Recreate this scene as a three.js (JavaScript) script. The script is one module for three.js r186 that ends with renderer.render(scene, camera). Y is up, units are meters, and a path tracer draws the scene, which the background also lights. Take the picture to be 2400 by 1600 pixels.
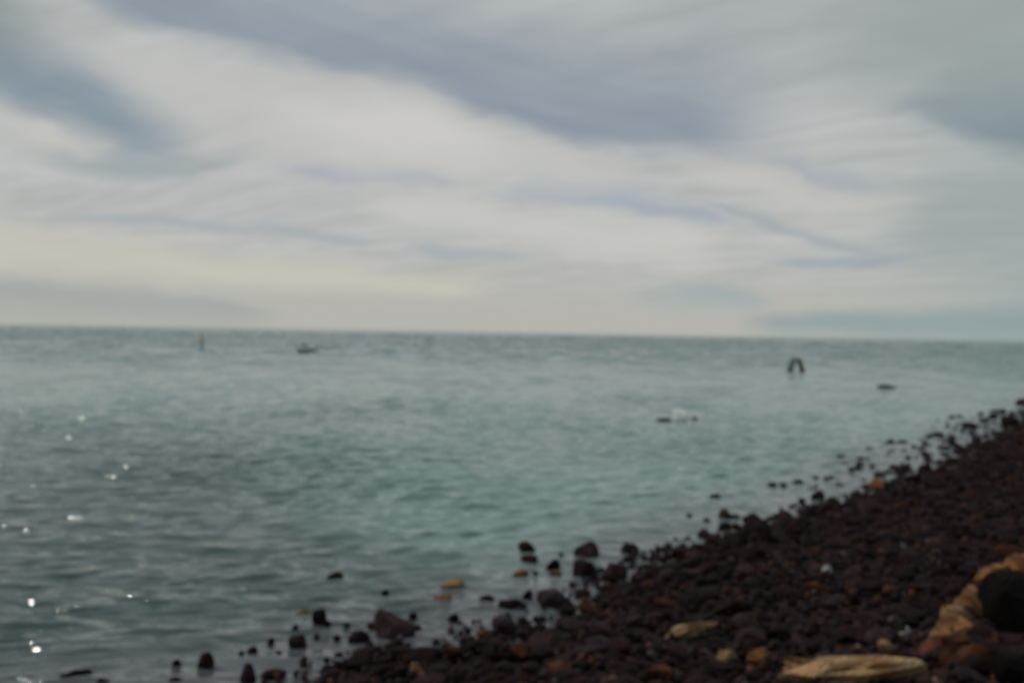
import * as THREE from 'three';
import { mergeGeometries, mergeVertices } from 'three/addons/utils/BufferGeometryUtils.js';
import { ImprovedNoise } from 'three/addons/math/ImprovedNoise.js';
import { RoundedBoxGeometry } from 'three/addons/geometries/RoundedBoxGeometry.js';

// ---------------------------------------------------------------- camera, sky, sun, exposure
const scene = new THREE.Scene();
const camera = new THREE.PerspectiveCamera(37.85, 1024 / 682, 0.1, 90000);   // a 34 mm lens, held a little askew and focused far too near
camera.position.set(0, 5.5, 0);
camera.rotation.order = 'YXZ';
camera.rotation.set(-0.00879, 0, 0.0163);
camera.focus = 1.5;
camera.userData.fStop = 3.7;

const noise = new ImprovedNoise();
const fbm = (x, y, z, n = 4) => { let s = 0, a = 0.5; for (let i = 0; i < n; i++, a *= 0.5, x *= 2.03, y *= 2.03, z *= 2.03) s += a * noise.noise(x, y, z + i * 7.3); return s; };
const clamp = (v, a = 0, b = 1) => Math.min(b, Math.max(a, v));
const smooth = (a, b, v) => { const t = clamp((v - a) / (b - a)); return t * t * (3 - 2 * t); };
const lerp = (a, b, t) => a + (b - a) * t;
const lin = (c) => c.map((v) => { v /= 255; return v <= 0.04045 ? v / 12.92 : ((v + 0.055) / 1.055) ** 2.4; });

// Cloud bands, plus one painted dark corner: [azimuth, elevation, half width] in degrees along each band; up and down: how softly its edge ends.
const bands = [
  { c: [134, 147, 161], k: 0.85, up: 2.7, down: 0.6, p: [[-27, 18.6, 1.3], [-21.3, 16.7, 1.23], [-15.6, 15.9, 1.4], [-10, 15.2, 1.4], [-2.7, 13.6, 1.4], [3.5, 11.8, 1.4], [7.6, 11.2, 1.4], [12, 11.2, 1.6], [16, 11.2, 1.8]] },
  { c: [126, 144, 157], k: 0.9, up: 1.8, down: 1.1, p: [[-34, 13.2, 1.1], [-27.4, 12.4, 1.0], [-24.8, 11.7, 1.1], [-21.2, 10.6, 1.15], [-17.7, 9.9, 0.6]] },
  { c: [118, 137, 150], k: 0.95, up: 1.9, down: 0.7, p: [[21, 11.9, 0.3], [23.5, 11.6, 0.9], [25.5, 11.0, 1.4], [27.5, 10.4, 1.5], [42, 7, 1.4]] },
  { c: [160, 168, 180], k: 0.9, up: 1, down: 1, p: [[-13, 8.6, 0.25], [-10, 8.5, 0.42], [-7, 8.6, 0.42], [-3.6, 8.2, 0.3]] },
  { c: [160, 171, 181], k: 0.8, up: 1.9, down: 0.7, p: [[-0.5, 7.7, 0.25], [2, 7.7, 0.45], [4.8, 7.5, 0.6], [8.6, 6.8, 0.5], [12.2, 6.4, 0.2]] },
  { c: [162, 170, 174], k: 0.8, up: 1, down: 0.8, p: [[10.5, 7.7, 0.15], [14.3, 6.6, 0.4], [16.6, 5.6, 0.4], [19.8, 4.7, 0.3]] },
  { c: [152, 165, 174], k: 0.85, up: 1.2, down: 0.8, p: [[15.2, 4, 0.15], [17, 4.05, 0.3], [18.8, 4.1, 0.3], [21.5, 4.3, 0.15]] },
  { c: [160, 172, 173], k: 0.8, up: 0.9, down: 1.3, p: [[7.4, 2.2, 0.4], [9.5, 2.5, 0.65], [11.3, 2.5, 0.65], [14.5, 2.0, 0.3]] },
  { c: [164, 171, 179], k: 0.7, up: 1, down: 1, p: [[14.5, 10, 0.3], [15.9, 9.7, 0.3], [16.6, 8.9, 0.3], [18.3, 8.6, 0.5], [20.4, 8.0, 0.25]] },
  { c: [165, 174, 177], k: 0.8, up: 1, down: 0.8, p: [[-27, 5.4, 0.2], [-19, 5.6, 0.3], [-12.2, 5.3, 0.3], [-8, 5.1, 0.2]] },
  { c: [166, 175, 179], k: 0.8, up: 1, down: 1, p: [[-6, 4.7, 0.2], [-2, 4.4, 0.28], [1, 4.2, 0.2]] },
  { c: [160, 165, 163], k: 0.75, up: 0.7, down: 2.2, p: [[-33, 1.9, 0.6], [-27.3, 1.9, 0.6], [-21, 1.6, 0.6], [-14, 1.0, 0.4]] },
  { c: [158, 168, 170], k: 0.85, up: 1, down: 1, p: [[-26, 9.2, 0.5], [-22.5, 8.7, 0.6], [-18, 8.7, 0.5], [-15, 9.4, 0.3]] },
  { c: [140, 158, 160], k: 0.8, up: 1.2, down: 2, p: [[14, 0.9, 0.35], [23, 0.9, 0.5], [27.2, 1.0, 0.7], [46, 1.2, 0.8]] },
  { c: [122, 137, 140], k: 1, up: 1.6, down: 1.2, p: [[-36, 15.3, 1.6], [-27.4, 14.9, 1.3], [-24.4, 15.2, 1.0]] },  // upper left corner: lens vignette darkening painted into the sky colour
  { c: [152, 162, 161], k: 0.8, up: 2.5, down: 1.5, p: [[15, 15.5, 1.2], [27, 15, 2.4], [46, 15, 2.4]] },
  { c: [152, 163, 162], k: 0.7, up: 2, down: 2, p: [[19, 6.3, 0.8], [28, 6, 1.4], [46, 6, 1.2]] },
  { c: [199, 197, 193], k: 0.9, up: 0.9, down: 1.3, p: [[-27.4, 10.2, 0.7], [-25.5, 9.9, 0.6], [-23.5, 9.4, 0.3]] },
  { c: [192, 192, 190], k: 0.9, up: 0.8, down: 1.3, p: [[-24.4, 14.5, 0.6], [-19.1, 13.3, 1.5], [-13.4, 12.3, 2.2], [-7.5, 11.9, 2.2], [-1.4, 10.6, 1.5], [3.5, 9.5, 1.1], [8, 9, 0.6]] },
  { c: [203, 202, 198], k: 0.85, up: 1, down: 1.4, p: [[-14, 11.7, 0.9], [-9, 11.6, 1.4], [-4.5, 11.2, 1.2], [0, 10.0, 0.8]] },
  { c: [201, 200, 195], k: 0.7, up: 1.2, down: 1.5, p: [[-8, 7.2, 0.6], [-2, 6.6, 0.7], [4, 5.7, 0.7], [12, 5, 0.6]] },
  { c: [197, 195, 191], k: 0.6, up: 1.2, down: 1.3, p: [[10, 9.4, 0.4], [13.5, 8.8, 0.6], [17, 7.4, 0.6], [22, 6.8, 0.6]] },
  { c: [197, 195, 182], k: 0.85, up: 1.2, down: 0.8, p: [[-36, 3.8, 1.3], [-27, 3.7, 1.2], [-21, 3.3, 0.9], [-12, 2.8, 0.7], [-2, 2.5, 0.5]] },
];
const sunTowards = new THREE.Vector3(-0.66, 0.71, -0.345).normalize();         // front left, behind thin cloud
function skyTexture(W = 3072, H = 1536) {
  const data = new Float32Array(W * H * 4), white = lin([184, 186, 185]), upper = lin([172, 176, 177]), gap = lin([126, 142, 158]), teal = lin([164, 174, 172]), low = lin([180, 180, 173]), bright = lin([200, 198, 194]);
  for (const b of bands) b.l = lin(b.c);
  const col = [0, 0, 0];
  for (let r = 0; r < H; r++) {
    const el = ((r + 0.5) / H - 0.5) * Math.PI, elD = el * 180 / Math.PI;
    for (let q = 0; q < W; q++) {
      const phi = ((q + 0.5) / W - 0.5) * 2 * Math.PI, dx = Math.cos(el) * Math.cos(phi), dy = Math.sin(el), dz = Math.cos(el) * Math.sin(phi);
      const at = (r * W + q) * 4;
      if (dy < -0.03) { data[at] = 0.2; data[at + 1] = 0.24; data[at + 2] = 0.23; data[at + 3] = 1; continue; }
      const az = Math.atan2(dx, -dz) * 180 / Math.PI;
      // the same layer of stretched stratus all round, seen in perspective on a high sheet
      const k = 1 / (Math.max(dy, 0) + 0.13), px = dx * k, pz = dz * k, ux = px * 0.86 + pz * 0.5, uz = -px * 0.5 + pz * 0.86;
      const w = fbm(ux * 0.7 + 3, uz * 0.7, 1.7, 3), cover = fbm(ux * 0.55 + w * 0.9, uz * 1.5 + w * 1.2, 4.1, 5), fine = fbm(ux * 2 + w * 2, uz * 6 + w, 9.2, 4);
      const wisp = fbm(ux * 5 + w * 3, uz * 17 + w * 3, 2.6, 4);
      const inside = (1 - smooth(29, 40, Math.abs(az))) * (1 - smooth(18, 25, elD));
      const t = smooth(10, 16, elD) * smooth(-6, 6, az);
      for (let c = 0; c < 3; c++) {
        let v = lerp(low[c], white[c], smooth(0.5, 6, elD));
        v = lerp(v, upper[c], 0.8 * t);
        v = lerp(v, teal[c], 0.75 * smooth(15, 30, az) * (1 - smooth(60, 110, az)));
        v = lerp(v, bright[c], smooth(0.0, 0.28, cover) * 0.6 * (1 - inside));
        v = lerp(v, gap[c], smooth(0.05, 0.35, -cover) * 0.85 * (1 - inside) * smooth(0, 6, elD));
        v *= 1 + (fine * 0.2 + wisp * 0.12) * smooth(0, 5, elD);
        col[c] = v;
      }
      if (inside > 0) {
        const wx = fbm(az * 0.16, elD * 0.5, 2.2, 4) * 1.7, wy = fbm(az * 0.22 + 9, elD * 0.6, 5.5, 4) * 1.15, a = az + wx, e = elD + wy * clamp(0.3 + elD / 12, 0.3, 1);
        const streak = 1 + 0.35 * fbm(az * 0.12 + elD * 0.1, elD * 0.9 + az * 0.2, 8.8, 3);
        for (const b of bands) {
          const P = b.p;
          if (a < P[0][0] - 3 || a > P[P.length - 1][0] + 3) continue;
          let i = 0; while (i < P.length - 2 && a > P[i + 1][0]) i++;
          const f = clamp((a - P[i][0]) / (P[i + 1][0] - P[i][0])), mid = lerp(P[i][1], P[i + 1][1], f), half = lerp(P[i][2], P[i + 1][2], f);
          const d = (e - mid) / half, s = d > 0 ? d / b.up : -d / b.down;
          const fade = Math.max(1.6, half * 4.5), ends = smooth(P[0][0] - 1.5, P[0][0] + fade, a) * (1 - smooth(P[P.length - 1][0] - fade, P[P.length - 1][0] + 1.5, a));
          const m = b.k * inside * ends * streak * (1 - smooth(0.0, 2.05, s));
          if (m > 0) for (let c = 0; c < 3; c++) col[c] = lerp(col[c], b.l[c], clamp(m));
        }
      }
      data[at] = col[0]; data[at + 1] = col[1]; data[at + 2] = col[2]; data[at + 3] = 1;
    }
  }
  const t = new THREE.DataTexture(data, W, H, THREE.RGBAFormat, THREE.FloatType);
  t.mapping = THREE.EquirectangularReflectionMapping; t.magFilter = THREE.LinearFilter; t.needsUpdate = true;
  return t;
}
scene.background = scene.environment = skyTexture();
const sun = new THREE.DirectionalLight(new THREE.Color(1, 0.95, 0.87), 2);
sun.position.copy(sunTowards).multiplyScalar(120).add(new THREE.Vector3(8, 0, -30));
sun.target.position.set(8, 0, -30);
sun.castShadow = true; sun.shadow.radius = 4; sun.shadow.mapSize.set(2048, 2048);
Object.assign(sun.shadow.camera, { left: -60, right: 60, top: 60, bottom: -60, near: 1, far: 300 });
scene.add(sun, sun.target);
const renderer = new THREE.WebGLRenderer();
renderer.toneMapping = THREE.LinearToneMapping;
renderer.toneMappingExposure = 1;
renderer.shadowMap.enabled = true;

// ---------------------------------------------------------------- helpers
let seed = 20240611;
const rnd = () => { seed = (seed + 0x6d2b79f5) | 0; let t = Math.imul(seed ^ (seed >>> 15), 1 | seed); t = (t + Math.imul(t ^ (t >>> 7), 61 | t)) ^ t; return ((t ^ (t >>> 14)) >>> 0) / 4294967296; };
const range = (a, b) => a + (b - a) * rnd();
const used = {};
const numbered = (n) => { const k = used[n] = (used[n] ?? -1) + 1; return k ? n + '_' + String(k).padStart(3, '0') : n; };
function tag(o, label, category, group) { o.userData = { label, category, kind: 'thing' }; if (group) o.userData.group = group; return o; }
function mesh(name, geo, mat, parent = scene) { const m = new THREE.Mesh(geo, mat); m.name = parent === scene ? numbered(name) : name; m.castShadow = m.receiveShadow = true; parent.add(m); return m; }
function thing(name, label, category, [x, y, z], turn = 0) { const o = new THREE.Group(); o.name = numbered(name); o.position.set(x, y, z); o.rotation.y = turn; scene.add(o); return tag(o, label, category); }
const std = (c, roughness, extra = {}) => new THREE.MeshStandardMaterial({ color: new THREE.Color(...c), roughness, ...extra });
function bar(a, b, r, r2 = r, n = 10) { const A = new THREE.Vector3(...a), B = new THREE.Vector3(...b), g = new THREE.CylinderGeometry(r2, r, A.distanceTo(B), n); g.applyQuaternion(new THREE.Quaternion().setFromUnitVectors(new THREE.Vector3(0, 1, 0), B.clone().sub(A).normalize())); return g.translate(...A.add(B).multiplyScalar(0.5).toArray()); }
const box = (w, h, d, x, y, z, r = 0.02) => new RoundedBoxGeometry(w, h, d, 2, r).translate(x, y, z);

// ---------------------------------------------------------------- the lie of the shore
const shore = [[-40, 14], [-10, -9.5], [-4.0, -14.7], [-3.0, -15.5], [-2.1, -16.6], [-1.4, -17.3], [-0.1, -18.5], [0.6, -19.7], [2.0, -21.7], [2.9, -23.5], [4.8, -25.9], [6.1, -27.8], [7.6, -29.2], [9.7, -31.9], [11.8, -34.1], [14.3, -36.8], [17.7, -41.1], [21.5, -46.1], [25.8, -53.0], [34.7, -67.2], [50.5, -91.9], [120, -190]];
function inland(x, z) {                                                       // metres inland of the waterline, negative over the water
  let best = 1e9, s = 1;
  for (let i = 0; i + 1 < shore.length; i++) {
    const [ax, az] = shore[i], dx = shore[i + 1][0] - ax, dz = shore[i + 1][1] - az, t = clamp(((x - ax) * dx + (z - az) * dz) / (dx * dx + dz * dz));
    const qx = x - ax - dx * t, qz = z - az - dz * t, d = qx * qx + qz * qz;
    if (d < best) { best = d; s = dx * qz - dz * qx > 0 ? 1 : -1; }
  }
  const d = s * Math.sqrt(best);
  return Math.abs(d) < 6 ? d + 1.5 * fbm(x * 0.55, 1.1, z * 0.55, 3) * (1 - smooth(2.5, 6, Math.abs(d))) : d;
}
function groundY(x, z) {
  const s = inland(x, z), y = Math.max(-1.2, s < 0 ? 0.1 * s : 0.09 * s + 0.004 * Math.min(s, 12) ** 2);
  return Math.min(y, 1.9 + 0.02 * Math.max(0, s)) + 3.2 * Math.exp(-(x * x + z * z) / 14);
}

// ---------------------------------------------------------------- sea
function rippleMap(N = 2048, tile = 23) {                                     // slopes of short wind ripples, repeating every tile
  const sx = new Float32Array(N * N), sz = new Float32Array(N * N);
  for (let w = 0; w < 70; w++) {
    const len = 0.08 * Math.pow(18, rnd()), dir = range(-1, 1) * range(0.2, 1) * 1.15 + 0.12, k = tile / len;
    const kx = Math.round(k * Math.sin(dir)), kz = Math.round(k * Math.cos(dir)), p = rnd() * 6.283, amp = 0.032 * Math.pow(len / 0.5, 0.12), q = Math.hypot(kx, kz) || 1;
    const cx = new Float32Array(N), sxn = new Float32Array(N);
    for (let i = 0; i < N; i++) { cx[i] = Math.cos(2 * Math.PI * kx * i / N); sxn[i] = Math.sin(2 * Math.PI * kx * i / N); }
    for (let j = 0; j < N; j++) {
      const c = Math.cos(2 * Math.PI * kz * j / N + p) * amp, s = Math.sin(2 * Math.PI * kz * j / N + p) * amp, ax = kx / q, az = kz / q;
      for (let i = 0, o = j * N; i < N; i++, o++) { const v = c * cx[i] - s * sxn[i]; sx[o] += v * ax; sz[o] += v * az; }
    }
  }
  const d = new Uint8Array(N * N * 4);
  for (let o = 0; o < N * N; o++) {
    const u = o % N, v = (o / N) | 0, gust = 1 + 1.1 * noise.noise(u / N * 6, v / N * 6, 0.5) * smooth(0, 0.15, Math.min(u, v, N - u, N - v) / N);
    const a = -sx[o] * gust, b = -sz[o] * gust, l = 1 / Math.hypot(a, b, 1);
    d[o * 4] = 127.5 + 127.5 * a * l; d[o * 4 + 1] = 127.5 + 127.5 * b * l; d[o * 4 + 2] = 127.5 + 127.5 * l; d[o * 4 + 3] = 255;
  }
  const t = new THREE.DataTexture(d, N, N); t.wrapS = t.wrapT = THREE.RepeatWrapping; t.magFilter = THREE.LinearFilter; t.needsUpdate = true;
  return t;
}
const TILE = 23;
const waves = [];
for (let i = 0; i < 60; i++) {
  const len = 0.36 * Math.pow(7, rnd()), dir = (rnd() + rnd() - 1) * 0.75 + 0.08, k = 2 * Math.PI / len;
  waves.push({ kx: k * Math.sin(dir), kz: k * Math.cos(dir), len, p: rnd() * 6.283, a: 0.041 * Math.pow(len / 1.2, -0.2) / k });
}
for (let i = 0; i < 40; i++) {                                                // steeper, longer chop out on the open water
  const out = i < 24, len = out ? range(3.6, 6.6) : range(14, 26), dir = (rnd() + rnd() - 1) * 1.1, k = 2 * Math.PI / len;
  waves.push({ kx: k * Math.sin(dir), kz: k * Math.cos(dir), len, p: rnd() * 6.283, a: (out ? 0.056 : 0.05) / k, from: out ? 60 : 500, full: out ? 220 : 1100 });
}
{
  const radii = [0.5, 3, 6]; for (let r = 9; r < 40000;) { radii.push(r); r += r < 900 ? Math.min(1.25, Math.max(0.06, r * r / 5500 * 0.33)) : r < 2400 ? 4 : r * 0.08; }
  const turns = []; for (let a = -1.9; a < -0.58; a += 0.03) turns.push(a); for (let a = -0.58; a < 0.58; a += 0.0026) turns.push(a); for (let a = 0.58; a < 1.9; a += 0.03) turns.push(a);
  const R = radii.length, T = turns.length, pos = new Float32Array(R * T * 3), nor = new Float32Array(R * T * 3), uv = new Float32Array(R * T * 2), col = new Float32Array(R * T * 3), index = new Uint32Array((R - 1) * (T - 1) * 6);
  const deep = [0.162, 0.246, 0.238], far = [0.070, 0.142, 0.142], bed = [0.068, 0.068, 0.078], nearTone = [0.034, 0.054, 0.057];
  for (let i = 0; i < R; i++) {
    const r = radii[i], dr = i + 1 < R ? radii[i + 1] - r : 1000;
    for (let j = 0; j < T; j++) {
      const a = turns[j], x = r * Math.sin(a), z = -r * Math.cos(a), o = i * T + j, out = r < 140 ? -inland(x, z) : 60;
      const calm = 0.45 + 0.55 * smooth(0.5, 6, out), gust = 1 + 0.9 * noise.noise(x * 0.09, 3.3, z * 0.05);
      let y = 0, gx = 0, gz = 0;
      if (r > 8 && r < 2400) for (const w of waves) {
        const keep = smooth(1.6, 3.2, w.len / Math.max(dr, 0.05)); if (keep <= 0 || r < (w.from ?? 0)) continue;
        const ph = w.kx * x + w.kz * z + w.p, A = w.a * calm * gust * keep * (w.full ? smooth(w.from, w.full, r) : 1), s = Math.sin(ph), c = Math.cos(ph);
        y += A * s; gx += A * w.kx * c; gz += A * w.kz * c;
      }
      pos[o * 3] = x; pos[o * 3 + 1] = y; pos[o * 3 + 2] = z;
      const l = 1 / Math.hypot(gx, 1, gz); nor[o * 3] = -gx * l; nor[o * 3 + 1] = l; nor[o * 3 + 2] = -gz * l;
      uv[o * 2] = x / TILE; uv[o * 2 + 1] = -z / TILE;
      const n = fbm(x * 0.05, 7.7, z * 0.03, 3), shallow = 1 - smooth(0.3, 6.5, out + n * 5), nearLeft = smooth(0.1, 0.85, -x / (r * 0.46) + n * 0.5 + 0.5 * (1 - smooth(16, 30, r))) * (1 - smooth(18, 85, r)), off = smooth(60, 420, r + n * 80);  // second tone: darker water colour towards the left and close in
      for (let c = 0; c < 3; c++) { let v = lerp(deep[c], nearTone[c], 0.9 * nearLeft); v = lerp(v, bed[c], 0.85 * shallow); v = lerp(v, far[c], 0.9 * off); col[o * 3 + c] = v * (1 + 0.3 * n); }
    }
  }
  for (let i = 0, q = 0; i < R - 1; i++) for (let j = 0; j < T - 1; j++) { const a = i * T + j, b = a + 1, c = a + T, d = c + 1; index[q++] = a; index[q++] = b; index[q++] = c; index[q++] = b; index[q++] = d; index[q++] = c; }
  const g = new THREE.BufferGeometry();
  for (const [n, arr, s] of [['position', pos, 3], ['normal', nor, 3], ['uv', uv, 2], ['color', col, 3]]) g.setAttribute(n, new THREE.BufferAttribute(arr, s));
  g.setIndex(new THREE.BufferAttribute(index, 1));
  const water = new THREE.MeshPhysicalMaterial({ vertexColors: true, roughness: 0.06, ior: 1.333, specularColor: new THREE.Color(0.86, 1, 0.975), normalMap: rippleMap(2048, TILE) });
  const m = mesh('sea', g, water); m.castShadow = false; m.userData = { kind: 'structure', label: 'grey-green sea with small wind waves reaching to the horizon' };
}

// ---------------------------------------------------------------- shore ground under the boulders
function grainMap(N, f, gain) {
  const d = new Uint8Array(N * N * 4);
  for (let o = 0; o < N * N; o++) { const a = (o % N) / N * 6.2832, b = ((o / N) | 0) / N * 6.2832, v = clamp(0.5 + gain * fbm(Math.cos(a) * f + 5, Math.sin(a) * f + Math.cos(b) * f, Math.sin(b) * f, 5)) * 255; d[o * 4] = d[o * 4 + 1] = d[o * 4 + 2] = v; d[o * 4 + 3] = 255; }
  const t = new THREE.DataTexture(d, N, N); t.wrapS = t.wrapT = THREE.RepeatWrapping; t.magFilter = THREE.LinearFilter; t.needsUpdate = true; return t;
}
const grain = grainMap(256, 2.2, 1.1);
{
  const X0 = -30, X1 = 90, Z0 = -130, Z1 = 12, S = 0.5, nx = (X1 - X0) / S + 1, nz = (Z1 - Z0) / S + 1, pos = [], uv = [], col = [], index = [];
  for (let j = 0; j < nz; j++) for (let i = 0; i < nx; i++) {
    const x = X0 + i * S, z = Z0 + j * S, y = groundY(x, z) + 0.10 * fbm(x * 0.6, 0.4, z * 0.6, 3) - 0.03, n = fbm(x * 0.4, 2, z * 0.4, 3), wet = 1 - smooth(0.05, 0.5, y), rust = clamp(0.5 + n * 1.5) * (1 - wet);
    pos.push(x, y, z); uv.push(x, -z); col.push(0.012 + 0.02 * rust, 0.009 + 0.007 * rust, 0.010 + 0.003 * rust);
  }
  for (let j = 0; j < nz - 1; j++) for (let i = 0; i < nx - 1; i++) {
    const a = j * nx + i, b = a + 1, c = a + nx, d = c + 1;
    if (Math.max(pos[a * 3 + 1], pos[b * 3 + 1], pos[c * 3 + 1], pos[d * 3 + 1]) < -0.5) continue;
    index.push(a, c, b, b, c, d);
  }
  const g = new THREE.BufferGeometry(); g.setAttribute('position', new THREE.Float32BufferAttribute(pos, 3)); g.setAttribute('uv', new THREE.Float32BufferAttribute(uv, 2)); g.setAttribute('color', new THREE.Float32BufferAttribute(col, 3)); g.setIndex(index); g.computeVertexNormals();
  mesh('beach_ground', g, new THREE.MeshPhysicalMaterial({ vertexColors: true, roughness: 0.9, specularIntensity: 0.16, bumpMap: grain, bumpScale: 0.03 })).userData = { kind: 'structure', label: 'dark stony shore ground between the boulders' };
}

// ---------------------------------------------------------------- rocks
// A boulder of about unit radius: a ball pushed about by noise and planed off by a few flat faces; its own tone varies in patches.
function rockGeometry(id, detail, cuts = 9, rough = 0.3, sharp = 0.8, square = 1) {
  let g = new THREE.IcosahedronGeometry(1, detail); g.deleteAttribute('uv'); g.deleteAttribute('normal'); g = mergeVertices(g, 1e-4);
  const p = g.attributes.position, planes = [], uv = [], col = [], v = new THREE.Vector3();
  for (let i = 0; i < cuts; i++) planes.push([new THREE.Vector3(range(-1, 1), range(-0.8, 1), range(-1, 1)).normalize(), range(0.56, 0.9)]);
  for (let i = 0; i < p.count; i++) {
    v.fromBufferAttribute(p, i);
    if (square !== 1) v.set(Math.sign(v.x) * Math.abs(v.x) ** square, Math.sign(v.y) * Math.abs(v.y) ** square, Math.sign(v.z) * Math.abs(v.z) ** square).multiplyScalar(0.86);
    v.multiplyScalar(1 + rough * fbm(v.x * 1.1 + id * 3.7, v.y * 1.1, v.z * 1.1, 3) + 0.12 * rough * noise.noise(v.x * 5, v.y * 5 + id, v.z * 5));
    for (const [n, d] of planes) { const over = v.dot(n) - d; if (over > 0) v.addScaledVector(n, -over * sharp); }
    p.setXYZ(i, v.x, v.y, v.z); uv.push(v.x + 0.6 * v.z, v.y + 0.6 * v.z);
    const t = (square !== 1 ? 1.7 : 1) * fbm(v.x * 1.6 + id, v.y * 1.6 + 4, v.z * 1.6, 4), u = fbm(v.x * 1.2 + id * 5, v.y * 1.2, v.z * 1.2 + 8, 3);
    col.push(clamp(0.85 + t * 0.9 + u * 0.5, 0.25, 1.4), clamp(0.85 + t * 0.9, 0.25, 1.4), clamp(0.85 + t * 0.9 - u * 0.25, 0.25, 1.4));
  }
  g.setAttribute('uv', new THREE.Float32BufferAttribute(uv, 2)); g.setAttribute('color', new THREE.Float32BufferAttribute(col, 3));
  g.computeVertexNormals();
  return g;
}
const rocks = []; for (let i = 0; i < 14; i++) rocks.push(rockGeometry(i + 1, 7, 12, 0.34, 0.93));
const slabs = []; for (let i = 0; i < 4; i++) slabs.push(rockGeometry(i + 21, 9, 9, 0.75, 0.9, 0.62));
const plank = rockGeometry(57, 11, 16, 1.25, 1, 0.55), leanTo = rockGeometry(63, 9, 12, 1.1, 1, 0.6);
const spire = rockGeometry(31, 7, 10, 0.3); { const p = spire.attributes.position; for (let i = 0; i < p.count; i++) { const y = p.getY(i), t = 1.05 - 0.12 * smooth(-0.2, 0.8, y); p.setXYZ(i, p.getX(i) * t - 0.4 * smooth(0.2, 0.9, y), y * 1.1, p.getZ(i) * t); } spire.computeVertexNormals(); }
const stone = (c, roughness) => new THREE.MeshPhysicalMaterial({ color: new THREE.Color(...c), vertexColors: true, roughness, specularIntensity: c[0] < 0.1 ? 0.16 : 0.5, bumpMap: grain, bumpScale: 0.06 });
const M = {
  dark: [stone([0.029, 0.0155, 0.0175], 0.85), stone([0.036, 0.018, 0.019], 0.9), stone([0.020, 0.0115, 0.0135], 0.8), stone([0.048, 0.028, 0.032], 0.9)],
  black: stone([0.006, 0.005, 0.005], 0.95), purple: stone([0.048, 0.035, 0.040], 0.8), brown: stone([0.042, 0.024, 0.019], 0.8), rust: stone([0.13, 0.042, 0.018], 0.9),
  ochre: stone([0.30, 0.135, 0.05], 0.9), ledge: stone([0.30, 0.14, 0.058], 0.9), tan: stone([0.36, 0.225, 0.115], 0.9), umber: stone([0.07, 0.03, 0.016], 0.9), white: stone([0.62, 0.62, 0.66], 0.6), yellow: stone([0.27, 0.21, 0.10], 0.5), faint: stone([0.15, 0.14, 0.10], 0.5),
};
const looks = { d: 'dark', w: 'black', s: 'dark', y: 'yellow', b: 'brown', o: 'ochre', t: 'tan', f: 'faint', p: 'purple', r: 'rust', x: 'white', T: 'tan', O: 'ledge', B: 'umber', K: 'black', L: 'tan' };
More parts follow.
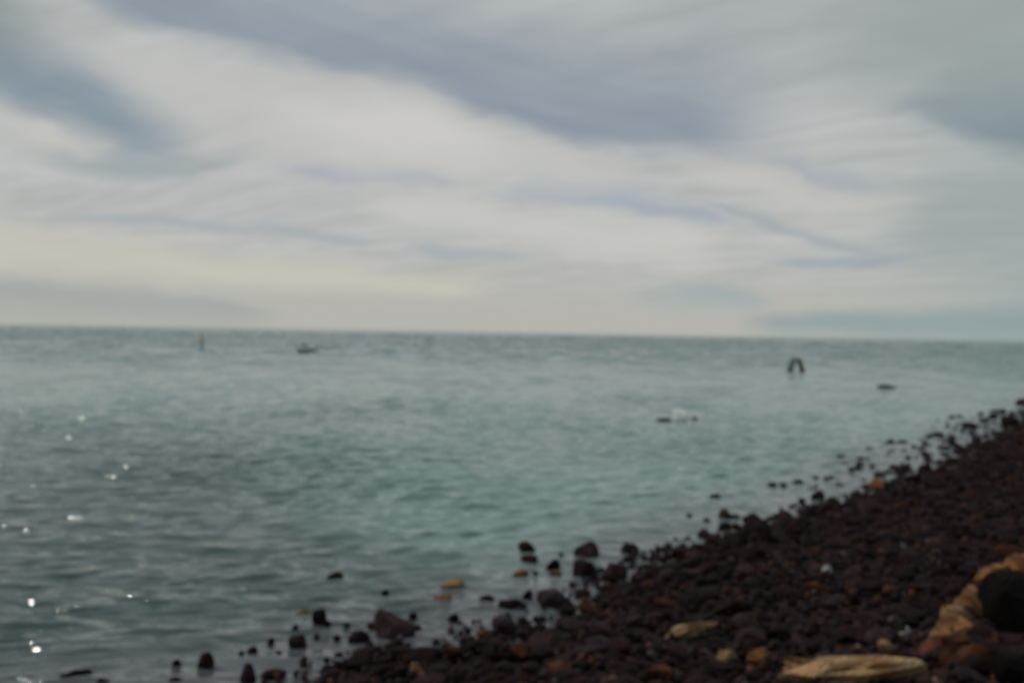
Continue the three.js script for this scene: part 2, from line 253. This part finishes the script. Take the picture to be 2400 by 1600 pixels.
// x, z, width, apparent height, look, label
const placed = [
  [-6.78, -15.51, 0.52, 0.31, 'w', 'large black boulder barely breaking the surface among the dark ripples at the lower left corner'],
  [-4.88, -16.07, 0.22, 0.28, 'd', 'upright dark brown rock standing alone in the grey shallows, left of a taller pair'],
  [-4.02, -15.41, 0.23, 0.34, 'd', 'tall narrow dark rock in the shallows beside a low curved one'],
  [-3.7, -15.73, 0.34, 0.14, 'd', 'low curved black rock lying in the shallows right of a tall narrow one'],
  [-3.63, -17.11, 0.28, 0.29, 'd', 'square dark red-brown rock in the shallows, below the pale yellow one'],
  [-3.52, -18.51, 0.25, 0.37, 'd', 'pointed dark brown rock standing just right of the pale yellow rock'],
  [-3.34, -18.41, 0.13, 0.13, 's'],
  [-3.9, -18.17, 0.12, 0.12, 's'],
  [-4.13, -17.35, 0.12, 0.12, 's'],
  [-4.32, -16.79, 0.16, 0.16, 's'],
  [-3.85, -16.73, 0.13, 0.09, 's'],
  [-3.4, -17.69, 0.11, 0.09, 's'],
  [-3.02, -17.59, 0.14, 0.14, 's'],
  [-2.84, -16.67, 0.16, 0.11, 's'],
  [-5.39, -16.19, 0.15, 0.1, 's'],
  [-4.47, -16.69, 0.1, 0.1, 's'],
  [-3.97, -19.19, 0.28, 0.3, 'y', 'pale yellow rock just under the water, left of a pointed dark one'],
  [-2.67, -15.35, 0.44, 0.26, 'd', 'broad dark boulder in the shallows at the lower edge of the picture'],
  [-5.11, -15.35, 0.24, 0.11, 'b', 'flat red-brown rock at the lower edge of the picture, in the shallows on the left'],
  [-3.87, -22.01, 0.36, 0.15, 'b', 'small flat brown rock alone in open water, furthest out on the left'],
  [0.46, -25.07, 0.41, 0.32, 'b', 'round brown rock furthest out of a loose cluster off the bank'],
  [0.49, -23.83, 0.41, 0.23, 'd', 'flat dark rock just below the round brown one in the water'],
  [1.04, -23.29, 0.3, 0.24, 'd', 'small black rounded rock between the brown cluster and two big dark boulders'],
  [1.29, -24.45, 0.13, 0.15, 's'],
  [0.63, -22.53, 0.14, 0.12, 's'],
  [-2.56, -20.69, 0.15, 0.13, 's'],
  [0.4, -20.67, 0.2, 0.18, 's'],
  [-1.03, -18.87, 0.18, 0.19, 's'],
  [-1.82, -19.07, 0.15, 0.15, 's'],
  [-1.67, -18.33, 0.12, 0.11, 's'],
  [-0.42, -20.43, 0.33, 0.11, 's'],
  [-2.99, -18.43, 0.11, 0.1, 's'],
  [-1.22, -17.83, 0.14, 0.09, 's'],
  [0.28, -22.41, 0.31, 0.17, 'o', 'small ochre rock tilted in the water, below a flat dark one'],
  [1.05, -22.49, 0.29, 0.13, 'o', 'flat ochre rock in the water just under a small black one'],
  [-1.18, -21.35, 0.48, 0.16, 't', 'flat tan-topped rock alone in the water, most even and longest of those off the bank'],
  [-1.34, -20.13, 0.38, 0.17, 'o', 'low rusty brown rock in the water, just below the flat tan one'],
  [-0.91, -23.31, 0.22, 0.18, 'f', 'faint yellowish rock mostly under water, above the flat tan one'],
  [1.94, -24.65, 0.51, 0.42, 'd', 'large dark boulder in the water, upper of a stacked-looking pair'],
  [1.69, -22.45, 0.5, 0.48, 'd', 'large round black boulder in the water, lower of the stacked-looking pair'],
  [3.07, -25.07, 0.39, 0.37, 'd', 'wedge shaped dark rock, wide on top, alone in the water off the bank'],
  [2.43, -22.43, 0.44, 0.52, 'd', 'tall dark boulder in the water right of the round black one'],
  [-2.01, -17.83, 0.71, 0.54, 'd', 'big dark boulder with a pointed top, largest of those in the shallows'],
  [-2.42, -18.31, 0.36, 0.13, 'd', 'low dark rock reaching out from the left side of the big pointed boulder'],
  [-2.61, -17.49, 0.33, 0.24, 'd', 'rounded dark rock in the shallows left of the big pointed boulder'],
  [-2.32, -16.69, 0.43, 0.22, 'd', 'broad flat dark rock in the shallows under the rounded one'],
  [-1.85, -16.47, 0.33, 0.33, 'd', 'dark boulder at the water edge straight below the big pointed one'],
  [-1.38, -16.55, 0.47, 0.26, 'd', 'wide dark boulder at the tip of the rock bank'],
  [-1.67, -16.37, 0.1, 0.15, 'r', 'small rust red stone wedged between two dark boulders at the tip of the bank'],
  [0.04, -19.79, 0.43, 0.24, 'd', 'dark rock at the outer edge of the bank, upper neighbour of a rounded boulder'],
  [-0.02, -18.19, 0.53, 0.34, 'p', 'rounded purple-grey boulder ringed by pale water at the edge of the bank'],
  [0.97, -19.95, 0.74, 0.46, 'p', 'broad domed purple-grey boulder at the edge of the bank'],
  [-0.45, -17.79, 0.21, 0.14, 'o', 'bright orange rock at the water edge, beside the ringed purple-grey boulder'],
  [-1.42, -15.43, 0.17, 0.29, 't', 'upright tan rock at the lower edge of the picture, left tip of the bank'],
  [1.52, -17.81, 0.2, 0.14, 'o', 'small light orange rock alone among dark boulders mid bank'],
  [0.8, -14.94, 0.35, 0.17, 'r', 'flat rusty orange rock at the lower edge, in the middle of the bank'],
  [2.24, -14.56, 0.4, 0.18, 'r', 'rusty orange flat rock at the lower edge, left of the paired tan rocks'],
  [1.57, -14.4, 0.17, 0.09, 't', 'pale rock cut off by the lower edge of the picture'],
  [3.06, -17.06, 1.01, 0.29, 'T', 'long ochre rock leaning up to the right in the middle of the bank'],
  [3.32, -14.92, 0.27, 0.23, 't', 'blunt tan rock, left of a pair near the long pale slab'],
  [3.82, -15.02, 0.28, 0.21, 'o', 'ochre rock, right of a pair near the long pale slab'],
  [6.3, -15.66, 0.16, 0.14, 'x', 'small white round stone left of the ochre ledge'],
  [5.73, -14.94, 0.28, 0.17, 't', 'pale tan stone lying behind the long pale slab'],
  [5.21, -14.9, 0.14, 0.13, 'r', 'small pinkish brown stone just behind the middle of the long pale slab'],
  [5.93, -15.94, 0.15, 0.12, 'r', 'small red stone left of the white one'],
  [6.79, -21.12, 0.18, 0.16, 'x', 'small grey-white stone high on the bank'],
  [5.93, -19.38, 0.33, 0.22, 'r', 'rust red rock below the small grey-white stone'],
  [7.26, -18.8, 0.29, 0.18, 'r', 'rust red rock high on the bank, nearest the ochre ledge on its left'],
  [5.94, -18.16, 0.33, 0.16, 'p', 'reddish grey flat rock right below the rust red one'],
  [3.27, -13.92, 0.17, 0.08, 't', 'pale stone at the lower edge, left end of the long pale slab'],
  [5.61, -12.94, 0.14, 0.12, 't', 'tan stone at the lower edge under the long pale slab'],
  [5.83, -13.06, 0.12, 0.17, 'p', 'pale grey stone at the lower edge, right of a tan one'],
  [7.01, -33.89, 0.32, 0.17, 'b', 'tiny brown rock alone far out in the water off the middle of the bank'],
  [13.38, -36.17, 0.53, 0.4, 'o', 'bright orange rock at the water edge along the upper bank'],
  [12.04, -34.25, 0.26, 0.26, 's'],
  [9.73, -33.05, 0.23, 0.2, 's'],
  [16.4, -42.33, 0.25, 0.22, 's'],
  [6.84, -30.01, 0.23, 0.21, 's'],
  [5.83, -29.33, 0.23, 0.15, 's'],
  [5.49, -27.71, 0.17, 0.12, 's'],
  [5.18, -24.99, 0.24, 0.15, 's'],
  [4.82, -25.49, 0.26, 0.22, 's'],
  [5.49, -30.21, 0.16, 0.13, 's'],
  [10.52, -33.85, 0.38, 0.38, 'd', 'dark rock standing at the outer edge of the upper bank, left of another'],
  [10.52, -32.25, 0.5, 0.36, 'd', 'dark rock at the water edge right beside the standing one'],
  [17.34, -41.41, 0.5, 0.36, 'd', 'slanted dark rock in the water off the upper bank'],
  [16.93, -38.89, 0.6, 0.3, 'd', 'dark rock touching the bank, just below the slanted one'],
  [20.16, -47.49, 0.49, 0.24, 'f', 'faint tan rock mostly under water off the upper bank'],
  [28.69, -62.31, 0.91, 0.43, 'd', 'low dark rock in the water near the far end of the bank'],
  [23.15, -51.89, 0.53, 0.4, 's'],
  [24.43, -56.47, 0.39, 0.29, 's'],
  [25.36, -54.05, 0.56, 0.42, 's'],
  [24.28, -50.81, 0.52, 0.44, 's'],
  [21.85, -48.07, 0.41, 0.29, 's'],
  [34.51, -71.03, 0.55, 0.43, 's'],
  [37.36, -75.57, 0.52, 0.39, 's'],
  [34.65, -73.27, 0.44, 0.31, 's'],
  [20.29, -44.33, 0.46, 0.27, 's'],
  [26.74, -54.27, 0.42, 0.37, 's'],
  [32.36, -64.19, 1.16, 0.77, 'd', 'black blocky boulder sticking up at the far end of the bank'],
  [44.17, -85.95, 0.81, 0.66, 'd', 'dark rock at the right edge of the picture, farthest along the shore'],
  [6.49, -29.87, 0.41, 0.33, 'b', 'brown rock in the water, topmost of a stacked pair off the middle bank'],
  [6.16, -28.35, 0.32, 0.27, 'd', 'dark rock under the brown one in the water off the middle bank'],
  [7.15, -28.95, 0.62, 0.4, 'd', 'flat-topped dark boulder in the water off the middle bank'],
  [5.55, -26.77, 0.3, 0.23, 'd', 'small dark rock below the stacked pair off the middle bank'],
  [5.85, -25.49, 0.48, 0.48, 'd', 'dark boulder joined to the middle bank, left of a pocket of bright water'],
  [8.25, -29.91, 0.51, 0.33, 'd', 'dark rock at the outer edge of the middle bank, right of the flat-topped boulder'],
  [8.4, -28.91, 0.4, 0.27, 'd', 'dark rock at the water edge, right neighbour of the one beyond the bright pocket'],
  [9.81, -63.69, 0.82, 0.25, 'b', 'low brown rock awash left of the white foam'],
  [12.02, -65.03, 0.33, 0.25, 'o', 'tiny orange-brown rock awash right of the white foam'],
  [41.34, -109.36, 2.16, 0.52, 'b', 'long flat olive brown rock awash in open water far from the bank'],
  [7.96, -15.3, 1.12, 0.93, 'K', 'huge black boulder added as the shaded hollow at the right edge, ringed by ochre rocks'],  // near-black shape added where the ledge has only a shaded hollow
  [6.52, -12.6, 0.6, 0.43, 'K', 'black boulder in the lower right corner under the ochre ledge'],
  [4.68, -13.4, 2.02, 0.38, 'L', 'long pale tan slab lying across the foreground at the lower right']
];
const keepOff = [];
for (const [x, z, w, h, look, label] of placed) {
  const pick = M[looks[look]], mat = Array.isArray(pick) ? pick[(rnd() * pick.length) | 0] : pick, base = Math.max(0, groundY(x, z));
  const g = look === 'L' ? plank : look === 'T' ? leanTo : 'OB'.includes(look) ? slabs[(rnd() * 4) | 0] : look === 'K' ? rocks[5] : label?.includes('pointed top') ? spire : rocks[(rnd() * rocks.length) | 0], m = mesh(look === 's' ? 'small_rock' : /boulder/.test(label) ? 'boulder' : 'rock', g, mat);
  const tall = h * (h < w * 0.5 ? 0.8 : 0.78), deepness = Math.min(w * 0.5, Math.max(h, w * 0.55) * 0.62);
  m.scale.set(w * 0.62, tall, deepness); m.rotation.y = range(-0.35, 0.35) - Math.atan2(x, -z);
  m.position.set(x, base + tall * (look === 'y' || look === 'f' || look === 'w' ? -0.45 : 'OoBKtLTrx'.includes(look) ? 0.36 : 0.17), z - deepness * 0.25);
  if (look === 'T') { m.rotation.z = 0.42; m.scale.set(w * 0.56, h * 0.52, w * 0.2); }
  if (look === 'L') { m.rotation.set(0.1, 0.1 - Math.atan2(x, -z), 0.19); m.scale.set(w * 0.54, h * 0.7, w * 0.15); }
  const spot = z < -36 ? 'the far end of the rock bank' : z < -24 ? 'the middle of the rock bank' : 'the left tip of the rock bank';
  tag(m, label || 'small dark brown rock alone in the water off ' + spot, 'rock', label ? undefined : 'small dark rocks in the water off ' + spot);
  if (label) keepOff.push([x, z, w * 0.55]);
}

// The ochre ledge that rings the black boulder added as its shaded hollow: one broken outcrop, block on block.
{
  const blocks = [
    [6.21, -14.46, 0.97, 0.44, 0.27, 'rust'],
    [6.54, -14.96, 0.98, 0.41, 0.30, 'ledge'],
    [6.88, -15.40, 1.01, 0.44, 0.40, 'ledge'],
    [7.26, -16.08, 0.99, 0.35, 0.35, 'tan'],
    [7.64, -16.58, 1.02, 0.41, 0.43, 'ledge'],
    [8.10, -17.36, 1.00, 0.40, 0.40, 'ledge'],
    [8.59, -18.08, 0.98, 0.42, 0.31, 'umber'],
    [8.99, -18.66, 1.00, 0.40, 0.32, 'ochre'],
    [9.41, -19.06, 1.04, 0.52, 0.36, 'ochre'],
    [9.73, -19.12, 1.08, 0.61, 0.36, 'ochre'],
    [10.07, -19.08, 1.12, 0.66, 0.36, 'ochre'],
    [10.26, -18.68, 1.19, 0.72, 0.40, 'ledge'],
    [6.56, -14.38, 1.05, 0.49, 0.41, 'umber'],
    [6.86, -14.40, 1.10, 0.45, 0.46, 'brown'],
    [6.46, -13.76, 1.08, 0.50, 0.35, 'umber'],
    [6.24, -13.98, 1.01, 0.36, 0.26, 'umber'],
    [6.99, -14.22, 1.09, 0.18, 0.28, 'rust'],
    [6.96, -15.08, 1.03, 0.39, 0.32, 'ledge']
  ];
  const o = thing('rock_ledge', 'broken ochre rock ledge curving round the black boulder that fills its shaded hollow in the lower right corner', 'rock ledge', [blocks[0][0], 0, blocks[0][1]]);
  for (const [x, z, y, w, h, look] of blocks) {
    const m = mesh('ledge_block', slabs[(rnd() * 4) | 0], M[look], o);
    m.position.set(x - blocks[0][0], y, z - blocks[0][1]); m.scale.set(w * 0.72, h * 0.66, w * 0.5); m.rotation.set(range(-0.3, 0.3), range(-0.5, 0.5), range(-0.1, 0.75));
  }
}

// The bank itself: boulder upon boulder, sorted by how large they look; the largest are single things, the rest one mass.
const sortable = [], f = 0.5145;
let tries = 0;
for (; tries < 60000 && sortable.length < 4600; tries++) {
  const x = range(-9, 42), z = -range(6, 78), d = -z;
  if (Math.abs(x) > f * d + 4 || d < 9.5 - 0) continue;
  const s = inland(x, z); if (s < (d > 36 ? -5 : -2.5) || s > 22) continue;
  if (s < 0.3 && rnd() > Math.exp((s - 0.3) * (d > 36 ? 0.6 : 2.4)) * (d > 36 ? 0.6 : 0.35)) continue;
  let r = 0.085 + 0.15 * Math.pow(rnd(), 2.2); if (rnd() < 0.04) r += range(0.05, 0.2);
  if (rnd() > clamp(1.25 - d / 110)) continue;
  if (keepOff.some(([a, b, q]) => (a - x) ** 2 + (b - z) ** 2 < (q + r * 0.55) ** 2)) continue;
  if (sortable.some((o) => (o.x - x) ** 2 + (o.z - z) ** 2 < (0.62 * (o.r + r)) ** 2)) continue;
  sortable.push({ x, z, r, s, look: rnd() });
}
const inFrame = (o) => { const p = new THREE.Vector3(o.x, groundY(o.x, o.z), o.z).project(camera); return Math.abs(p.x) < 0.97 && p.y > -0.95; };
camera.updateMatrixWorld(true); camera.updateProjectionMatrix();
for (const o of sortable) o.size = (inFrame(o) ? 1 : 0.001) * o.r / Math.hypot(o.x, o.z);
sortable.sort((a, b) => b.size - a.size);
const SINGLES = 300 - placed.filter((p) => p[4] !== 's').length;
const slab = placed.find((p) => p[4] === 'L'), leaning = placed.find((p) => p[4] === 'T'), huge = placed.find((p) => p[4] === 'K');
const zone = (o) => {
  const near = (p, r) => Math.hypot(o.x - p[0], o.z - p[1]) < r;
  return near(slab, 1.4) ? 'close to the long pale slab' : near(huge, 2.4) ? 'close to the ochre ledge' : near(leaning, 1.3) ? 'close to the leaning ochre rock' : o.z < -36 ? 'at the far end of the rock bank' : o.x < 1.6 ? 'on the left tip of the rock bank' : o.z < -25 ? 'halfway along the rock bank' : o.z > -18.5 ? 'near the lower edge of the bank' : 'in the near middle of the rock bank';
};
const kinds = [
  [(o) => o.look > 0.955, 'rust', 'rusty red-brown boulder among darker ones', 'rusty boulders'],
  [(o) => o.look > 0.86, 'purple', 'purple-grey boulder among darker ones', 'purple-grey boulders'],
  [(o) => o.look > 0.79, 'brown', 'brown boulder among darker ones', 'brown boulders'],
  [(o) => o.s < 0.8, 'dark', 'dark boulder right at the waterline,', 'dark waterline boulders'],
  [() => true, 'dark', 'dark boulder packed among its like,', 'dark boulders'],
];
const small = []; for (let i = 0; i < 8; i++) small.push(rockGeometry(40 + i, 3, 8, 0.34, 0.85));
const mass = [], q = new THREE.Quaternion(), e = new THREE.Euler(), mat4 = new THREE.Matrix4(), tones = { rust: [0.07, 0.027, 0.014], purple: [0.042, 0.031, 0.036], brown: [0.036, 0.020, 0.015], dark: [0.029, 0.0155, 0.017] };
function pose(o) {
  e.set(range(-0.5, 0.5), range(-1, 1) + Math.PI * ((rnd() * 2) | 0), range(-0.4, 0.4));
  const y = Math.max(groundY(o.x, o.z), -o.r * 0.3); o.y = y + o.r * range(0.15, 0.5);
  o.scale = new THREE.Vector3(o.r * range(1.0, 1.65), o.r * range(0.45, 0.9), o.r * range(0.8, 1.2));
  return o;
}
sortable.forEach((o, i) => {
  pose(o);
  const [, tone, label, group] = kinds.find((k) => k[0](o));
  if (i < SINGLES) {
    const pick = M[tone], m = mesh('boulder', rocks[(rnd() * rocks.length) | 0], Array.isArray(pick) ? pick[(rnd() * pick.length) | 0] : tone === 'rust' ? M.umber : pick);
    m.position.set(o.x, o.y, o.z); m.rotation.copy(e); m.scale.copy(o.scale);
    const big = o.r > 0.26 ? 'large ' : '';
    tag(m, big + label + ' ' + zone(o), 'boulder', big + group + ' ' + zone(o));
  } else {
    const g = small[(rnd() * small.length) | 0].clone().applyMatrix4(mat4.compose(new THREE.Vector3(o.x, o.y, o.z), q.setFromEuler(e), o.scale)), c = g.attributes.color, t = tones[tone], v = range(0.6, 1.3);
    for (let k = 0; k < c.count; k++) c.setXYZ(k, c.getX(k) * t[0] * v, c.getY(k) * t[1] * v, c.getZ(k) * t[2] * v);
    mass.push(g);
  }
});
const rest = mesh('rock_bank_boulders', mergeGeometries(mass), new THREE.MeshPhysicalMaterial({ vertexColors: true, roughness: 0.85, specularIntensity: 0.16, bumpMap: grain, bumpScale: 0.05 }));
rest.userData = { kind: 'stuff', label: 'crowded dark smaller boulders filling the rock bank along the shore', category: 'boulders' };
{
  const N = 9000, geo = rockGeometry(77, 1, 5, 0.3), inst = new THREE.InstancedMesh(geo, new THREE.MeshPhysicalMaterial({ vertexColors: true, roughness: 0.85, specularIntensity: 0.16 }), N), c = new THREE.Color();
  let n = 0;
  for (let t = 0; t < 80000 && n < N; t++) {
    const x = range(-9, 42), z = -range(7, 78); if (Math.abs(x) > f * -z + 4) continue;
    const s = inland(x, z); if (s < -0.6 || s > 20 || rnd() > 1.2 + z / 80) continue;
    const r = 0.03 + 0.075 * rnd() * rnd();
    e.set(rnd() * 3, rnd() * 6, rnd() * 3);
    inst.setMatrixAt(n, mat4.compose(new THREE.Vector3(x, groundY(x, z) + 0.02 + r * 0.5 + 0.05 * rnd(), z), q.setFromEuler(e), new THREE.Vector3(r * 1.3, r * 0.8, r)));
    const k = rnd(), v = range(0.6, 1.4); inst.setColorAt(n++, k > 0.9 ? c.setRGB(0.08 * v, 0.032 * v, 0.017 * v) : k > 0.87 ? c.setRGB(0.09 * v, 0.075 * v, 0.075 * v) : c.setRGB(0.022 * v, 0.015 * v, 0.016 * v));
  }
  inst.count = n; inst.name = 'cobbles'; inst.castShadow = inst.receiveShadow = true;
  inst.userData = { kind: 'stuff', label: 'small dark cobbles filling the gaps between the boulders', category: 'cobbles' };
  scene.add(inst);
}

// ---------------------------------------------------------------- white foam breaking over the two low rocks
{
  const bits = [];
  for (let i = 0; i < 34; i++) {
    const t = rnd(), r = range(0.05, 0.15) * (1 - 0.5 * t), g = new THREE.IcosahedronGeometry(r, 2);
    g.scale(1.4, range(0.6, 1), 1); g.translate((rnd() + rnd() - 1) * 0.30 + (t > 0.8 ? 0.45 * rnd() : 0), 0.02 + 0.42 * Math.pow(rnd(), 1.6) * (1 - 0.3 * t), (rnd() - 0.5) * 0.5);
    bits.push(g);
  }
  const m = mesh('foam', mergeGeometries(bits), std([0.82, 0.82, 0.82], 0.6));
  m.position.set(11.1, 0.06, -64.9); m.scale.set(1.5, 1.45, 1.3);
  tag(m, 'small burst of white foam on the water between two low brown rocks', 'foam');
}

// ---------------------------------------------------------------- small motor boat
{
  const o = thing('motor_boat', 'small grey motor boat with a cabin, anchored on the open water', 'boat', [-47.6, 0.34, -232.5], 0.12);
  const paint = std([0.60, 0.66, 0.64], 0.5), under = std([0.20, 0.26, 0.25], 0.6), cabinPaint = std([0.66, 0.70, 0.68], 0.5), glass = std([0.10, 0.12, 0.13], 0.1), rub = std([0.2, 0.22, 0.22], 0.7), metal = std([0.45, 0.46, 0.47], 0.35, { metalness: 0.8 });
  const hull = (lo, hi, grow) => {                                            // stations from transom to stem
    const pos = [], index = [], N = 18, K = 8;
    for (let i = 0; i <= N; i++) {
      const u = i / N, x = -2.2 + 4.5 * u, beam = (0.92 * Math.pow(1 - Math.pow(u, 3.2), 0.7) + 0.012) * grow, top = 0.62 + 0.32 * u * u, keel = -0.28 + 0.5 * Math.pow(u, 6);
      for (let j = 0; j <= K; j++) { const t = j / K * 2 - 1, s = Math.pow(Math.abs(t), 0.75), y = lerp(keel, top, Math.pow(Math.abs(t), 2.2)); pos.push(x + 0.12 * u * u * Math.max(0, y), clamp(y, lo(u), hi(u)), Math.sign(t) * s * beam); }
    }
    for (let i = 0; i < N; i++) for (let j = 0; j < K; j++) { const a = i * (K + 1) + j, b = a + 1, c = a + K + 1, d = c + 1; index.push(a, b, c, b, d, c); }
    for (let j = 0; j < K - 1; j++) index.push(0, j + 2, j + 1);
    const g = new THREE.BufferGeometry(); g.setAttribute('position', new THREE.Float32BufferAttribute(pos, 3)); g.setIndex(index); g.computeVertexNormals(); return g;
  };
  const h = mesh('hull', hull(() => -0.4, () => 2, 1), paint, o);
  mesh('boot_stripe', hull(() => -0.4, () => 0.26, 1.012), under, h);
  const sheer = []; for (let i = 0; i <= 18; i++) { const u = i / 18, b = 0.92 * Math.pow(1 - Math.pow(u, 3.2), 0.7) + 0.03; sheer.push(new THREE.Vector3(-2.2 + 4.5 * u + 0.1 * u * u, 0.62 + 0.32 * u * u, b)); }
  for (const s of [1, -1]) mesh('gunwale', new THREE.TubeGeometry(new THREE.CatmullRomCurve3(sheer.map((p) => new THREE.Vector3(p.x, p.y, p.z * s))), 30, 0.045, 6), rub, o);
  const deck = new THREE.Shape(); deck.moveTo(-2.15, -0.86); for (const p of sheer) deck.lineTo(p.x - 0.03, -p.z + 0.05); for (const p of sheer.slice().reverse()) deck.lineTo(p.x - 0.03, p.z - 0.05); deck.closePath();
  mesh('deck', new THREE.ExtrudeGeometry(deck, { depth: 0.05, bevelEnabled: false }).rotateX(-Math.PI / 2).translate(0, 0.5, 0), cabinPaint, o);
  const side = new THREE.Shape(); side.moveTo(-1.75, 0.55); side.lineTo(-1.7, 1.75); side.lineTo(-0.15, 1.8); side.lineTo(0.4, 1.1); side.lineTo(1.25, 0.92); side.lineTo(1.35, 0.6); side.closePath();
  const cabin = mesh('cabin', new THREE.ExtrudeGeometry(side, { depth: 1.2, bevelEnabled: true, bevelSize: 0.04, bevelThickness: 0.04, bevelSegments: 2 }).translate(0, 0, -0.6), cabinPaint, o);
  for (const s of [1, -1]) for (const [x, w] of [[-1.2, 0.6], [-0.48, 0.58]]) mesh('window', box(w, 0.42, 0.03, x, 1.4, s * 0.65, 0.012), glass, cabin);
  mesh('windscreen', box(0.03, 0.74, 1.0, 0.145, 1.46, 0, 0.012).translate(-0.145, -1.46, 0).rotateZ(0.666).translate(0.165, 1.475, 0), glass, cabin);
  mesh('roof', box(1.85, 0.07, 1.4, -0.92, 1.88, 0, 0.03), paint, cabin);
  mesh('mast', mergeGeometries([bar([-1.2, 1.9, 0], [-1.25, 2.75, 0], 0.03, 0.02), bar([-1.22, 2.4, -0.25], [-1.22, 2.4, 0.25], 0.02)]), metal, o);
  mesh('rail', mergeGeometries([bar([1.0, 0.7, 0.62], [1.0, 1.15, 0.6], 0.02), bar([1.0, 0.7, -0.62], [1.0, 1.15, -0.6], 0.02), bar([2.2, 0.85, 0], [2.3, 1.25, 0], 0.02), bar([1.0, 1.15, 0.6], [2.3, 1.25, 0], 0.02), bar([1.0, 1.15, -0.6], [2.3, 1.25, 0], 0.02)]), metal, o);
  const motor = mesh('outboard_motor', mergeGeometries([box(0.42, 0.45, 0.34, -2.45, 0.82, 0, 0.08), box(0.16, 0.9, 0.14, -2.42, 0.25, 0, 0.04)]), rub, o);
  mesh('propeller', new THREE.CylinderGeometry(0.15, 0.15, 0.06, 10).rotateZ(Math.PI / 2).translate(-2.56, -0.12, 0), metal, motor);
}

// ---------------------------------------------------------------- channel marker post
{
  const o = thing('channel_marker', 'thin channel marker post with a yellow top, standing in the sea near the horizon', 'marker post', [-76.4, 0, -245], 0);
  const wood = std([0.22, 0.20, 0.12], 0.85), yellow = std([0.64, 0.36, 0.07], 0.6), dark = std([0.05, 0.055, 0.05], 0.9), steel = std([0.3, 0.3, 0.3], 0.5);
  mesh('pile', bar([0, -1, 0], [0.05, 2.45, 0], 0.27, 0.23, 16), wood, o);
  mesh('weed_band', new THREE.CylinderGeometry(0.275, 0.285, 0.7, 16).translate(0.012, 0.3, 0), dark, o);
  mesh('platform', new THREE.CylinderGeometry(0.42, 0.38, 0.1, 16).translate(0.05, 2.5, 0), steel, o);
  const top = mesh('yellow_topmark', mergeGeometries([new THREE.CylinderGeometry(0.34, 0.36, 1.0, 16).translate(0.05, 3.05, 0), new THREE.ConeGeometry(0.34, 0.28, 16).translate(0.05, 3.69, 0)]), yellow, o);
  mesh('lantern', new THREE.CylinderGeometry(0.09, 0.1, 0.24, 12).translate(0.05, 3.9, 0), steel, top);
  const rungs = [bar([-0.14, 0.5, 0.33], [-0.09, 2.45, 0.28], 0.02), bar([0.14, 0.5, 0.33], [0.19, 2.45, 0.28], 0.02)];
  for (let i = 0; i < 9; i++) rungs.push(bar([-0.13, 0.7 + i * 0.2, 0.31], [0.15, 0.7 + i * 0.2, 0.31], 0.016));
  mesh('ladder', mergeGeometries(rungs), steel, o);
}

// ---------------------------------------------------------------- cluster of leaning piles
{
  const o = thing('mooring_piles', 'dark cluster of leaning timber piles meeting at the top, standing in open water', 'mooring piles', [44.9, 0, -157.1], -0.28);
  const timber = std([0.13, 0.135, 0.13], 0.9), red = std([0.13, 0.055, 0.04], 0.9), band = std([0.03, 0.03, 0.03], 0.7);
  for (const [x, z, tx, tz] of [[-1.1, 0.3, -0.55, 0.1], [-0.8, -0.6, -0.4, -0.25], [-0.5, 0.7, -0.3, 0.28], [0.75, -0.7, 0.4, -0.28]]) mesh('pile', bar([x * 1.5, -1.2, z * 1.4], [tx, 2.05, tz], 0.25, 0.21, 14), timber, o);
  mesh('reddish_pile', bar([1.6, -1.2, 0.3], [0.62, 1.9, 0.12], 0.27, 0.23, 14), red, o).userData.label = 'reddish brown leaning pile';
  mesh('cap_beam', box(1.7, 0.36, 0.75, 0.05, 1.98, 0, 0.06), timber, o);
  mesh('lashing', new THREE.TorusGeometry(0.62, 0.07, 8, 24).rotateX(Math.PI / 2).scale(1.05, 1, 0.7).translate(0.05, 1.72, 0), band, o);
  mesh('cross_brace', box(1.9, 0.18, 0.14, 0, 1.25, 0.5, 0.03), timber, o);
}

scene.traverse((o) => { if (o.isMesh) o.receiveShadow = true; });
renderer.render(scene, camera);
